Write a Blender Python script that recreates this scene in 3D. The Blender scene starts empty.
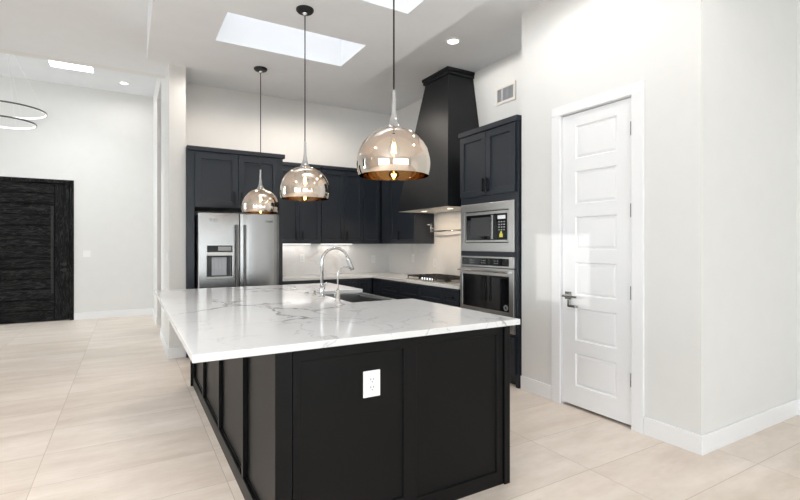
import bpy, bmesh, math, random
from mathutils import Vector, Matrix
random.seed(4)
S = bpy.context.scene
COL = S.collection
PI = math.pi

# ------------------------------------------------------------------ camera
cd = bpy.data.cameras.new('camera'); cam = bpy.data.objects.new('camera', cd); COL.objects.link(cam)
cd.sensor_fit = 'HORIZONTAL'; cd.sensor_width = 36.0
cd.lens = 465.0 / 800.0 * 36.0
cd.shift_y = -(250 - 244.5) / 800.0
cd.clip_start = 0.05
cam.location = (0, 0, 1.36)
cam.rotation_euler = (PI / 2, 0, -math.radians(30.3))
S.camera = cam

# ------------------------------------------------------------------ world, sun, daylight
S.view_settings.view_transform = 'Standard'
S.view_settings.look = 'None'
S.view_settings.gamma = 1
S.view_settings.exposure = 0.70
S.view_settings.use_curve_mapping = False
S.cycles.max_bounces = 12
S.cycles.diffuse_bounces = 7
S.cycles.glossy_bounces = 5
S.cycles.transparent_max_bounces = 12
S.cycles.sample_clamp_indirect = 6.0
S.cycles.caustics_reflective = False
S.cycles.caustics_refractive = False
S.cycles.use_denoising = True

W = bpy.data.worlds.new('sky'); S.world = W; W.use_nodes = True
nt = W.node_tree; nt.nodes.clear()
out = nt.nodes.new('ShaderNodeOutputWorld'); bg = nt.nodes.new('ShaderNodeBackground')
tc = nt.nodes.new('ShaderNodeTexCoord'); sep = nt.nodes.new('ShaderNodeSeparateXYZ')
rp = nt.nodes.new('ShaderNodeValToRGB')
nt.links.new(tc.outputs['Generated'], sep.inputs[0])
mr = nt.nodes.new('ShaderNodeMapRange'); mr.inputs['From Min'].default_value = -1; mr.inputs['From Max'].default_value = 1
nt.links.new(sep.outputs['Z'], mr.inputs['Value']); nt.links.new(mr.outputs[0], rp.inputs[0])
e = rp.color_ramp.elements
e[0].position = 0.0; e[0].color = (0.62, 0.58, 0.52, 1)
e[1].position = 1.0; e[1].color = (0.86, 0.93, 1.0, 1)
k = e.new(0.49); k.color = (0.66, 0.62, 0.56, 1)
k = e.new(0.52); k.color = (1.0, 1.0, 1.0, 1)
nt.links.new(rp.outputs[0], bg.inputs[0]); bg.inputs[1].default_value = 1.0
nt.links.new(bg.outputs[0], out.inputs[0])

def area(name, loc, direction, sx, sy, power, color=(1, 1, 1), spread=PI):
    d = bpy.data.lights.new(name, 'AREA'); d.shape = 'RECTANGLE'; d.size = sx; d.size_y = sy
    d.energy = power; d.color = color; d.spread = spread
    o = bpy.data.objects.new(name, d); COL.objects.link(o); o.location = loc
    o.rotation_euler = Vector(direction).to_track_quat('-Z', 'Y').to_euler()
    return o
# daylight area lamps: at added unseen glazing (rear, left, entry) and the roof lights
area('daylight_added_rear_glazing', (-0.3, -6.62, 1.5), (0.0, 1, 0.15), 7.6, 2.7, 150, (0.87, 0.945, 1.0))
area('daylight_added_left_glazing', (-6.12, -2.5, 1.5), (1, 0.2, 0.15), 5.4, 2.7, 190, (0.87, 0.945, 1.0))
area('daylight_added_entry_glazing', (-6.12, 8.6, 2.1), (1, 0, 0.05), 2.3, 3.4, 92, (0.87, 0.945, 1.0))
area('daylight_roof_light', (1.28, 4.15, 4.45), (0, 0, -1), 1.15, 0.52, 5.5, (0.95, 0.98, 1.0))
area('daylight_roof_light', (1.30, 2.87, 4.45), (0, 0, -1), 1.15, 0.52, 5.5, (0.95, 0.98, 1.0))
area('daylight_entry_roof_light', (-0.78, 8.93, 4.72), (0, 0, -1), 0.5, 0.6, 40, (0.95, 0.98, 1.0))
sd = bpy.data.lights.new('sun', 'SUN'); sun = bpy.data.objects.new('sun', sd); COL.objects.link(sun)
sd.energy = 0.45; sd.angle = math.radians(0.25); sd.color = (1.0, 0.98, 0.95)
SUN_DIR = Vector((1, -0.05, -0.2))
sun.rotation_euler = SUN_DIR.to_track_quat('-Z', 'Y').to_euler()

# ------------------------------------------------------------------ materials
def newmat(name):
    m = bpy.data.materials.new(name); m.use_nodes = True
    return m, m.node_tree, m.node_tree.nodes['Principled BSDF']

def N(nt, kind, **kw):
    n = nt.nodes.new('ShaderNode' + kind)
    for a, v in kw.items():
        setattr(n, a, v)
    return n

def wpos(nt):
    return N(nt, 'NewGeometry').outputs['Position']

def mapped(nt, scale, src=None):
    mp = N(nt, 'Mapping'); mp.inputs['Scale'].default_value = scale
    nt.links.new(src or wpos(nt), mp.inputs['Vector'])
    return mp.outputs[0]

def paint(name, c, rough=0.5, metal=0.0, var=0.03, scale=6.0, bump=0.0, spec=0.5, coat=0.0):
    m, nt, b = newmat(name)
    n = N(nt, 'TexNoise'); n.inputs['Scale'].default_value = scale; n.inputs['Detail'].default_value = 4
    nt.links.new(wpos(nt), n.inputs['Vector'])
    r = N(nt, 'ValToRGB')
    r.color_ramp.elements[0].position = 0.3; r.color_ramp.elements[1].position = 0.7
    r.color_ramp.elements[0].color = tuple(max(0, x * (1 - var)) for x in c) + (1,)
    r.color_ramp.elements[1].color = tuple(min(1, x * (1 + var)) for x in c) + (1,)
    nt.links.new(n.outputs[0], r.inputs[0]); nt.links.new(r.outputs[0], b.inputs['Base Color'])
    b.inputs['Roughness'].default_value = rough; b.inputs['Metallic'].default_value = metal
    b.inputs['Specular IOR Level'].default_value = spec
    b.inputs['Coat Weight'].default_value = coat
    if bump:
        n2 = N(nt, 'TexNoise'); n2.inputs['Scale'].default_value = 180; nt.links.new(wpos(nt), n2.inputs['Vector'])
        bp = N(nt, 'Bump'); bp.inputs['Strength'].default_value = bump; bp.inputs['Distance'].default_value = 0.002
        nt.links.new(n2.outputs[0], bp.inputs['Height']); nt.links.new(bp.outputs[0], b.inputs['Normal'])
    return m

def steel(name, c=(0.62, 0.61, 0.60), rough=0.28, direction='z'):
    m, nt, b = newmat(name)
    sc = {'z': (220, 220, 1.2), 'y': (220, 1.2, 220), 'x': (1.2, 220, 220)}[direction]
    n = N(nt, 'TexNoise'); n.inputs['Scale'].default_value = 1.0; n.inputs['Detail'].default_value = 3
    nt.links.new(mapped(nt, sc), n.inputs['Vector'])
    mr = N(nt, 'MapRange'); mr.inputs['To Min'].default_value = rough - 0.004; mr.inputs['To Max'].default_value = rough + 0.006
    nt.links.new(n.outputs[0], mr.inputs[0]); nt.links.new(mr.outputs[0], b.inputs['Roughness'])
    b.inputs['Base Color'].default_value = c + (1,); b.inputs['Metallic'].default_value = 1.0
    b.inputs['Anisotropic'].default_value = 0.25
    return m

def marble(name, base, vein, scale, width, amount, rough, warm=None):
    m, nt, b = newmat(name)
    p = wpos(nt)
    d = N(nt, 'TexNoise'); d.inputs['Scale'].default_value = 1.3; d.inputs['Detail'].default_value = 6; d.inputs['Roughness'].default_value = 0.62
    nt.links.new(p, d.inputs['Vector'])
    mixv = N(nt, 'MixRGB', blend_type='ADD'); mixv.inputs[0].default_value = 0.8
    nt.links.new(p, mixv.inputs[1]); nt.links.new(d.outputs['Color'], mixv.inputs[2])
    prev = None
    for (sc, wd, am, off) in ((scale, width, amount, (0, 0, 0)), (scale * 1.9, width * 0.6, amount * 0.55, (4.1, 2.2, 0.7))):
        mp = N(nt, 'Mapping'); mp.inputs['Location'].default_value = off; mp.inputs['Rotation'].default_value = (0.2, 0.3, 0.6); mp.inputs['Scale'].default_value = (1.0, 0.55, 1.0)
        nt.links.new(mixv.outputs[0], mp.inputs[0])
        v = N(nt, 'TexVoronoi', feature='DISTANCE_TO_EDGE'); v.inputs['Scale'].default_value = sc
        nt.links.new(mp.outputs[0], v.inputs['Vector'])
        r = N(nt, 'MapRange', interpolation_type='SMOOTHSTEP'); r.inputs['From Min'].default_value = 0; r.inputs['From Max'].default_value = wd
        r.inputs['To Min'].default_value = 1; r.inputs['To Max'].default_value = 0
        nt.links.new(v.outputs['Distance'], r.inputs[0])
        g = N(nt, 'TexNoise'); g.inputs['Scale'].default_value = 1.9; nt.links.new(mp.outputs[0], g.inputs['Vector'])
        gr = N(nt, 'MapRange', interpolation_type='SMOOTHSTEP'); gr.inputs['From Min'].default_value = 0.42; gr.inputs['From Max'].default_value = 0.66
        gr.inputs['To Max'].default_value = am
        nt.links.new(g.outputs[0], gr.inputs[0])
        mu = N(nt, 'Math', operation='MULTIPLY'); nt.links.new(r.outputs[0], mu.inputs[0]); nt.links.new(gr.outputs[0], mu.inputs[1])
        if prev is None: prev = mu.outputs[0]
        else:
            mx = N(nt, 'Math', operation='MAXIMUM'); nt.links.new(prev, mx.inputs[0]); nt.links.new(mu.outputs[0], mx.inputs[1]); prev = mx.outputs[0]
    cl = N(nt, 'TexNoise'); cl.inputs['Scale'].default_value = 1.6; cl.inputs['Detail'].default_value = 5
    nt.links.new(mixv.outputs[0], cl.inputs['Vector'])
    cr = N(nt, 'ValToRGB'); cr.color_ramp.elements[0].position = 0.35; cr.color_ramp.elements[1].position = 0.6
    cr.color_ramp.elements[0].color = tuple(x * 0.94 for x in base) + (1,); cr.color_ramp.elements[1].color = base + (1,)
    nt.links.new(cl.outputs[0], cr.inputs[0])
    mc = N(nt, 'MixRGB'); nt.links.new(prev, mc.inputs[0]); nt.links.new(cr.outputs[0], mc.inputs[1]); mc.inputs[2].default_value = vein + (1,)
    nt.links.new(mc.outputs[0], b.inputs['Base Color']); b.inputs['Roughness'].default_value = rough
    return m

def emis(name, c, s):
    m, nt, b = newmat(name)
    b.inputs['Base Color'].default_value = (0.8, 0.8, 0.8, 1)
    b.inputs['Emission Color'].default_value = c + (1,); b.inputs['Emission Strength'].default_value = s
    return m

def tile_floor():
    m, nt, b = newmat('stone_tile')
    p = wpos(nt); sx = N(nt, 'SeparateXYZ'); nt.links.new(p, sx.inputs[0])
    def ch(sock, off, per, g):
        a = N(nt, 'Math', operation='SUBTRACT'); nt.links.new(sock, a.inputs[0]); a.inputs[1].default_value = off
        d = N(nt, 'Math', operation='DIVIDE'); nt.links.new(a.outputs[0], d.inputs[0]); d.inputs[1].default_value = per
        f = N(nt, 'Math', operation='FLOOR'); nt.links.new(d.outputs[0], f.inputs[0])
        fr = N(nt, 'Math', operation='FRACT'); nt.links.new(d.outputs[0], fr.inputs[0])
        c = N(nt, 'Math', operation='SUBTRACT'); nt.links.new(fr.outputs[0], c.inputs[0]); c.inputs[1].default_value = 0.5
        ab = N(nt, 'Math', operation='ABSOLUTE'); nt.links.new(c.outputs[0], ab.inputs[0])
        gt = N(nt, 'Math', operation='GREATER_THAN'); nt.links.new(ab.outputs[0], gt.inputs[0]); gt.inputs[1].default_value = 0.5 - g / per
        return f.outputs[0], gt.outputs[0]
    fx, gx = ch(sx.outputs['X'], 0.49, 0.96, 0.0016)
    fy, gy = ch(sx.outputs['Y'], 1.37, 0.4775, 0.0016)
    gro = N(nt, 'Math', operation='MAXIMUM'); nt.links.new(gx, gro.inputs[0]); nt.links.new(gy, gro.inputs[1])
    cv = N(nt, 'CombineXYZ'); nt.links.new(fx, cv.inputs[0]); nt.links.new(fy, cv.inputs[1])
    wn = N(nt, 'TexWhiteNoise', noise_dimensions='3D'); nt.links.new(cv.outputs[0], wn.inputs['Vector'])
    # per-tile offset so the pattern breaks at each joint
    sc = N(nt, 'VectorMath', operation='SCALE'); nt.links.new(wn.outputs['Color'], sc.inputs[0]); sc.inputs['Scale'].default_value = 7.0
    ad = N(nt, 'VectorMath', operation='ADD'); nt.links.new(p, ad.inputs[0]); nt.links.new(sc.outputs[0], ad.inputs[1])
    n1 = N(nt, 'TexNoise'); n1.inputs['Scale'].default_value = 1.0; n1.inputs['Detail'].default_value = 6; n1.inputs['Roughness'].default_value = 0.6
    nt.links.new(mapped(nt, (1.4, 5.5, 1), ad.outputs[0]), n1.inputs['Vector'])
    n2 = N(nt, 'TexNoise'); n2.inputs['Scale'].default_value = 14; n2.inputs['Detail'].default_value = 5
    nt.links.new(mapped(nt, (1.0, 2.2, 1), ad.outputs[0]), n2.inputs['Vector'])
    mx = N(nt, 'Math', operation='MULTIPLY_ADD'); nt.links.new(n2.outputs[0], mx.inputs[0]); mx.inputs[1].default_value = 0.25; nt.links.new(n1.outputs[0], mx.inputs[2])
    wv = N(nt, 'Math', operation='MULTIPLY_ADD'); nt.links.new(wn.outputs['Value'], wv.inputs[0]); wv.inputs[1].default_value = 0.16; nt.links.new(mx.outputs[0], wv.inputs[2])
    r = N(nt, 'ValToRGB'); r.color_ramp.elements[0].position = 0.45; r.color_ramp.elements[1].position = 0.95
    r.color_ramp.elements[0].color = FLOOR_A + (1,); r.color_ramp.elements[1].color = FLOOR_B + (1,)
    nt.links.new(wv.outputs[0], r.inputs[0])
    mc = N(nt, 'MixRGB'); nt.links.new(gro.outputs[0], mc.inputs[0]); nt.links.new(r.outputs[0], mc.inputs[1]); mc.inputs[2].default_value = (0.46, 0.39, 0.33, 1)
    nt.links.new(mc.outputs[0], b.inputs['Base Color'])
    rr = N(nt, 'MapRange'); rr.inputs['To Min'].default_value = 0.34; rr.inputs['To Max'].default_value = 0.5
    nt.links.new(n1.outputs[0], rr.inputs[0]); nt.links.new(rr.outputs[0], b.inputs['Roughness'])
    bp = N(nt, 'Bump'); bp.inputs['Strength'].default_value = 0.35; bp.inputs['Distance'].default_value = 0.002; bp.invert = True
    nt.links.new(gro.outputs[0], bp.inputs['Height']); nt.links.new(bp.outputs[0], b.inputs['Normal'])
    return m

def dark_oak(name, axis):
    m, nt, b = newmat(name)
    sc = (1.6, 30, 14) if axis == 'x' else (14, 30, 1.6)
    n = N(nt, 'TexNoise'); n.inputs['Scale'].default_value = 1.0; n.inputs['Detail'].default_value = 6; n.inputs['Distortion'].default_value = 1.4
    nt.links.new(mapped(nt, sc), n.inputs['Vector'])
    w = N(nt, 'Math', operation='SINE'); mu = N(nt, 'Math', operation='MULTIPLY'); nt.links.new(n.outputs[0], mu.inputs[0]); mu.inputs[1].default_value = 46
    nt.links.new(mu.outputs[0], w.inputs[0])
    r = N(nt, 'ValToRGB'); r.color_ramp.elements[0].position = 0.2; r.color_ramp.elements[1].position = 0.9
    r.color_ramp.elements[0].color = (0.003, 0.003, 0.003, 1); r.color_ramp.elements[1].color = (0.032, 0.0315, 0.031, 1)
    nt.links.new(w.outputs[0], r.inputs[0]); nt.links.new(r.outputs[0], b.inputs['Base Color'])
    b.inputs['Roughness'].default_value = 0.55; b.inputs['Specular IOR Level'].default_value = 0.12
    bp = N(nt, 'Bump'); bp.inputs['Strength'].default_value = 0.25; bp.inputs['Distance'].default_value = 0.002
    nt.links.new(w.outputs[0], bp.inputs['Height']); nt.links.new(bp.outputs[0], b.inputs['Normal'])
    return m

def thin_glass(name, tint, gloss_tint, base_reflect, rough=0.01):
    m = bpy.data.materials.new(name); m.use_nodes = True; nt = m.node_tree; nt.nodes.clear()
    o = N(nt, 'OutputMaterial'); mix = N(nt, 'MixShader'); t = N(nt, 'BsdfTransparent'); g = N(nt, 'BsdfGlossy')
    t.inputs[0].default_value = tint + (1,); g.inputs[0].default_value = gloss_tint + (1,); g.inputs['Roughness'].default_value = rough
    lw = N(nt, 'LayerWeight'); lw.inputs['Blend'].default_value = 0.35
    mr = N(nt, 'MapRange'); mr.inputs['To Min'].default_value = base_reflect; mr.inputs['To Max'].default_value = 1.0
    nt.links.new(lw.outputs['Fresnel'], mr.inputs[0]); nt.links.new(mr.outputs[0], mix.inputs[0])
    nt.links.new(t.outputs[0], mix.inputs[1]); nt.links.new(g.outputs[0], mix.inputs[2]); nt.links.new(mix.outputs[0], o.inputs[0])
    return m

def mirror_glass(name):
    # half-silvered smoked glass: silvery outside, amber inside
    m = thin_glass(name, (0.95, 0.72, 0.46), (0.93, 0.89, 0.83), 0.70); nt = m.node_tree
    g = [n for n in nt.nodes if n.type == 'BSDF_GLOSSY'][0]
    geo = N(nt, 'NewGeometry'); mc = N(nt, 'MixRGB')
    mc.inputs[1].default_value = (0.90, 0.83, 0.74, 1); mc.inputs[2].default_value = (0.58, 0.40, 0.22, 1)
    nt.links.new(geo.outputs['Backfacing'], mc.inputs[0]); nt.links.new(mc.outputs[0], g.inputs[0])
    return m

FLOOR_A = (0.65, 0.555, 0.47); FLOOR_B = (0.85, 0.765, 0.69)
MAT = dict(
    wall=paint('wall_paint', (0.765, 0.76, 0.745), 0.55, var=0.01, bump=0.06),
    ceil=paint('ceiling_paint', (0.80, 0.815, 0.835), 0.7, var=0.01, bump=0.06),
    trim=paint('white_trim', (0.86, 0.86, 0.87), 0.32, var=0.005),
    door=paint('white_door', (0.86, 0.86, 0.87), 0.33, var=0.005),
    floor=tile_floor(),
    cab=paint('charcoal_blue_lacquer', (0.0165, 0.021, 0.029), 0.34, var=0.04, spec=0.45),
    island=paint('black_lacquer', (0.0042, 0.0043, 0.0046), 0.38, var=0.04, spec=0.18),
    hood=paint('black_hood_paint', (0.011, 0.012, 0.0135), 0.42, var=0.04, spec=0.3),
    black=paint('matte_black_metal', (0.010, 0.010, 0.011), 0.35, metal=0.3),
    toe=paint('toe_kick_black', (0.008, 0.008, 0.008), 0.6),
    quartz=marble('white_quartz', (0.80, 0.805, 0.81), (0.30, 0.29, 0.285), 1.7, 0.030, 0.95, 0.09),
    quartz2=marble('counter_quartz', (0.82, 0.81, 0.79), (0.5, 0.47, 0.44), 0.9, 0.03, 0.5, 0.10),
    splash=marble('backsplash_slab', (0.84, 0.825, 0.805), (0.55, 0.46, 0.40), 0.7, 0.05, 0.5, 0.16),
    steel=steel('brushed_steel', (0.36, 0.352, 0.345), 0.27, 'z'),
    steelh=steel('brushed_steel_horizontal', (0.56, 0.545, 0.525), 0.30, 'y'),
    sinksteel=steel('sink_steel', (0.36, 0.36, 0.36), 0.3, 'x'),
    chrome=paint('chrome', (0.66, 0.66, 0.67), 0.07, metal=1.0, var=0.0),
    nickel=paint('satin_nickel', (0.62, 0.60, 0.57), 0.22, metal=1.0, var=0.02),
    hinge=paint('dark_satin_steel', (0.16, 0.155, 0.15), 0.35, metal=1.0),
    bglass=paint('black_glass', (0.006, 0.006, 0.007), 0.05, var=0.0),
    dark=paint('dark_grey_plastic', (0.05, 0.05, 0.055), 0.4),
    grey=paint('grey_print', (0.42, 0.42, 0.43), 0.5),
    lgrey=paint('light_grey_plastic', (0.55, 0.57, 0.60), 0.35),
    iron=paint('cast_iron', (0.022, 0.018, 0.015), 0.5, var=0.2, bump=0.2),
    plate=paint('white_plastic', (0.88, 0.88, 0.87), 0.35, var=0.0),
    ivory=paint('cream_vent_paint', (0.80, 0.77, 0.72), 0.45, var=0.01),
    duct=paint('duct_dark', (0.06, 0.055, 0.05), 0.8),
    yellow=paint('yellow_tag', (0.78, 0.72, 0.10), 0.5),
    oakx=dark_oak('black_stained_oak_planks', 'x'), oakz=dark_oak('black_stained_oak_upright', 'z'),
    smoke=mirror_glass('smoked_mirror_glass'),
    pane=thin_glass('clear_pane', (0.96, 0.98, 0.98), (1, 1, 1), 0.04),
    bulbglass=thin_glass('bulb_glass', (1.0, 0.90, 0.72), (1, 1, 1), 0.06),
    filament=emis('glowing_filament', (1.0, 0.62, 0.24), 45),
    lamp=emis('downlight_lens', (1.0, 0.93, 0.80), 3.0),
    hoodlamp=emis('hood_lamp_lens', (1.0, 0.80, 0.55), 1.3),
    led=emis('led_strip', (1.0, 0.99, 0.96), 1.0),
    sky_display=emis('clock_display', (0.25, 0.30, 0.33), 0.25),
)

# ------------------------------------------------------------------ mesh helpers
def FW(u, v, z): return (u, v, z)
def FB(yf): return lambda u, v, z: (u, yf - v, z)      # front faces -Y
def FR(xf): return lambda u, v, z: (xf - v, u, z)      # front faces -X

class M:
    def __init__(s, F=FW):
        s.bm = bmesh.new(); s.F = F
    def v(s, u, v, z): return s.bm.verts.new(s.F(u, v, z))
    def box(s, u0, u1, v0, v1, z0, z1):
        a = [s.v(u, v, z) for z in (z0, z1) for v in (v0, v1) for u in (u0, u1)]
        for f in ((0, 1, 3, 2), (4, 6, 7, 5), (0, 4, 5, 1), (2, 3, 7, 6), (0, 2, 6, 4), (1, 5, 7, 3)):
            s.bm.faces.new([a[i] for i in f])
        return s
    def prism(s, poly, z0, z1):
        b = [s.v(u, v, z0) for u, v in poly]; t = [s.v(u, v, z1) for u, v in poly]
        s.bm.faces.new(b); s.bm.faces.new(t); n = len(poly)
        for i in range(n): s.bm.faces.new((b[i], b[(i + 1) % n], t[(i + 1) % n], t[i]))
        return s
    def frustum(s, lo, hi):
        """lo, hi: four (u,v,z) corners each"""
        b = [s.v(*p) for p in lo]; t = [s.v(*p) for p in hi]
        s.bm.faces.new(b); s.bm.faces.new(t)
        for i in range(4): s.bm.faces.new((b[i], b[(i + 1) % 4], t[(i + 1) % 4], t[i]))
        return s
    def tube(s, pts, r, n=12, closed=False, cap=True):
        P = [Vector(s.F(*p)) for p in pts]; K = len(P)
        rr = r if isinstance(r, (list, tuple)) else [r] * K
        rings = []; up = None
        for i, p in enumerate(P):
            if closed: t = (P[(i + 1) % K] - P[i - 1]).normalized()
            else: t = (P[min(i + 1, K - 1)] - P[max(i - 1, 0)]).normalized()
            if up is None:
                up = Vector((0, 0, 1)) if abs(t.z) < 0.9 else Vector((1, 0, 0))
            a = t.cross(up).normalized(); b = a.cross(t).normalized(); up = b
            rings.append([s.bm.verts.new(p + (a * math.cos(2 * PI * j / n) + b * math.sin(2 * PI * j / n)) * rr[i]) for j in range(n)])
        for i in range(K if closed else K - 1):
            A, B = rings[i], rings[(i + 1) % K]
            for j in range(n): s.bm.faces.new((A[j], A[(j + 1) % n], B[(j + 1) % n], B[j]))
        if cap and not closed:
            s.bm.faces.new(rings[0]); s.bm.faces.new(rings[-1])
        return s
    def lathe(s, c, prof, n=48):
        rings = []
        for r, z in prof:
            if r < 1e-6: rings.append([s.v(c[0], c[1], c[2] + z)])
            else: rings.append([s.v(c[0] + r * math.cos(2 * PI * j / n), c[1] + r * math.sin(2 * PI * j / n), c[2] + z) for j in range(n)])
        for A, B in zip(rings, rings[1:]):
            for j in range(n):
                k = (j + 1) % n
                if len(A) == 1 and len(B) == 1: continue
                if len(A) == 1: s.bm.faces.new((A[0], B[k], B[j]))
                elif len(B) == 1: s.bm.faces.new((A[j], A[k], B[0]))
                else: s.bm.faces.new((A[j], A[k], B[k], B[j]))
        return s
    def panelled(s, u0, u1, z0, z1, v0, v1, rects, rec=0.009, ramp=0.004, field=None):
        """a slab from v0 (back) to v1 (front) with recessed rectangles in its front"""
        us = sorted({u0, u1} | {r[0] for r in rects} | {r[1] for r in rects})
        zs = sorted({z0, z1} | {r[2] for r in rects} | {r[3] for r in rects})
        cache = {}
        def V(u, v, z):
            k = (round(u, 5), round(v, 5), round(z, 5))
            if k not in cache: cache[k] = s.v(u, v, z)
            return cache[k]
        for a, b in zip(us, us[1:]):
            for c, d in zip(zs, zs[1:]):
                mu, mz = (a + b) / 2, (c + d) / 2
                s.bm.faces.new((V(a, v0, c), V(a, v0, d), V(b, v0, d), V(b, v0, c)))
                if any(r[0] < mu < r[1] and r[2] < mz < r[3] for r in rects): continue
                s.bm.faces.new((V(a, v1, c), V(b, v1, c), V(b, v1, d), V(a, v1, d)))
        for c, d in zip(zs, zs[1:]):
            for u in (u0, u1): s.bm.faces.new((V(u, v0, c), V(u, v1, c), V(u, v1, d), V(u, v0, d)))
        for a, b in zip(us, us[1:]):
            for z in (z0, z1): s.bm.faces.new((V(a, v0, z), V(b, v0, z), V(b, v1, z), V(a, v1, z)))
        for r in rects:
            def edge(us_, zs_):
                a, b, c, d = r
                pts = [(u, c) for u in us_ if a <= u < b] + [(b, z) for z in zs_ if c <= z < d]
                pts += [(u, d) for u in reversed(us_) if a < u <= b] + [(a, z) for z in reversed(zs_) if c < z <= d]
                return pts
            loop = edge(us, zs)
            cu, cz = (r[0] + r[1]) / 2, (r[2] + r[3]) / 2
            def inset(p, d): return (max(r[0] + d, min(r[1] - d, p[0])), max(r[2] + d, min(r[3] - d, p[1])))
            steps = [(0, v1), (ramp, v1 - rec)]
            if field: steps += [(ramp + field[0], v1 - rec), (ramp + field[0] + field[1], v1 - rec + field[2])]
            prev = [V(p[0], v1, p[1]) for p in loop]; n = len(loop)
            for d, vv in steps[1:]:
                cur = []; loc = {}
                for p in loop:
                    q = inset(p, d)
                    kk = (round(q[0], 5), round(q[1], 5))
                    if kk not in loc: loc[kk] = s.v(q[0], vv, q[1])
                    cur.append(loc[kk])
                for i in range(n):
                    q = [prev[i], prev[(i + 1) % n], cur[(i + 1) % n], cur[i]]
                    w = []
                    for x in q:
                        if x not in w: w.append(x)
                    if len(w) > 2:
                        try: s.bm.faces.new(w)
                        except ValueError: pass
                prev = cur
            w = []
            for x in prev:
                if x not in w: w.append(x)
            s.bm.faces.new(w)
        return s
    def build(s, name, mat, parent=None, bevel=0.0, smooth=False, normals=True, seg=2):
        if normals: bmesh.ops.recalc_face_normals(s.bm, faces=s.bm.faces)
        off = Vector((0, 0, 0)); p = parent
        while p is not None:
            off += p.location; p = p.parent
        if off.length: bmesh.ops.translate(s.bm, verts=s.bm.verts, vec=-off)
        me = bpy.data.meshes.new(name); s.bm.to_mesh(me); s.bm.free()
        me.materials.append(MAT[mat] if isinstance(mat, str) else mat)
        if smooth:
            for f in me.polygons: f.use_smooth = True
        o = bpy.data.objects.new(name, me); COL.objects.link(o)
        if parent is not None: o.parent = parent
        if bevel:
            b = o.modifiers.new('bevel', 'BEVEL'); b.width = bevel; b.segments = seg; b.limit_method = 'ANGLE'; b.angle_limit = math.radians(40)
        return o

def tag(o, label, cat, group=None):
    o['label'] = label; o['category'] = cat
    if group: o['group'] = group
    return o

def thing(name, label, cat, loc, group=None):
    o = bpy.data.objects.new(name, None); COL.objects.link(o); o.location = loc
    o.empty_display_size = 0.1
    return tag(o, label, cat, group)

def struct(o):
    o['kind'] = 'structure'; return o

def copy_tree(o, parent=None):
    c = o.copy(); COL.objects.link(c)
    if parent is not None: c.parent = parent
    for ch in [x for x in COL.objects if x.parent == o]: copy_tree(ch, c)
    return c

def slab(name, x0, x1, y0, y1, z0, z1, holes, mat):
    """horizontal slab with rectangular holes (x0,x1,y0,y1)"""
    m = M(lambda u, v, z: (u, z, v))      # panelled-style grid lying flat
    xs = sorted({x0, x1} | {h[0] for h in holes} | {h[1] for h in holes})
    ys = sorted({y0, y1} | {h[2] for h in holes} | {h[3] for h in holes})
    return struct(grid(m, xs, ys, z0, z1, holes).build(name, mat))

def grid(m, us, ws, v0, v1, holes):
    cache = {}
    def V(u, v, w):
        k = (round(u, 5), round(v, 5), round(w, 5))
        if k not in cache: cache[k] = m.v(u, v, w)
        return cache[k]
    def solid(i, j):
        if not (0 <= i < len(us) - 1 and 0 <= j < len(ws) - 1): return False
        a, b = (us[i] + us[i + 1]) / 2, (ws[j] + ws[j + 1]) / 2
        return not any(h[0] < a < h[1] and h[2] < b < h[3] for h in holes)
    for i in range(len(us) - 1):
        for j in range(len(ws) - 1):
            if not solid(i, j): continue
            a, b, c, d = us[i], us[i + 1], ws[j], ws[j + 1]
            for v in (v0, v1): m.bm.faces.new((V(a, v, c), V(b, v, c), V(b, v, d), V(a, v, d)))
            if not solid(i - 1, j): m.bm.faces.new((V(a, v0, c), V(a, v1, c), V(a, v1, d), V(a, v0, d)))
            if not solid(i + 1, j): m.bm.faces.new((V(b, v0, c), V(b, v1, c), V(b, v1, d), V(b, v0, d)))
            if not solid(i, j - 1): m.bm.faces.new((V(a, v0, c), V(b, v0, c), V(b, v1, c), V(a, v1, c)))
            if not solid(i, j + 1): m.bm.faces.new((V(a, v0, d), V(b, v0, d), V(b, v1, d), V(a, v1, d)))
    return m

def wallY(name, x0, x1, z0, z1, y0, y1, holes=(), mat='wall'):    # wall lying along X, holes (x0,x1,z0,z1)
    xs = sorted({x0, x1} | {q for h in holes for q in h[:2]}); zs = sorted({z0, z1} | {q for h in holes for q in h[2:]})
    return struct(grid(M(lambda u, v, w: (u, v, w)), xs, zs, y0, y1, holes).build(name, mat))

def wallX(name, y0, y1, z0, z1, x0, x1, holes=(), mat='wall'):    # wall lying along Y, holes (y0,y1,z0,z1)
    ys = sorted({y0, y1} | {q for h in holes for q in h[:2]}); zs = sorted({z0, z1} | {q for h in holes for q in h[2:]})
    return struct(grid(M(lambda u, v, w: (v, u, w)), ys, zs, x0, x1, holes).build(name, mat))

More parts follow.
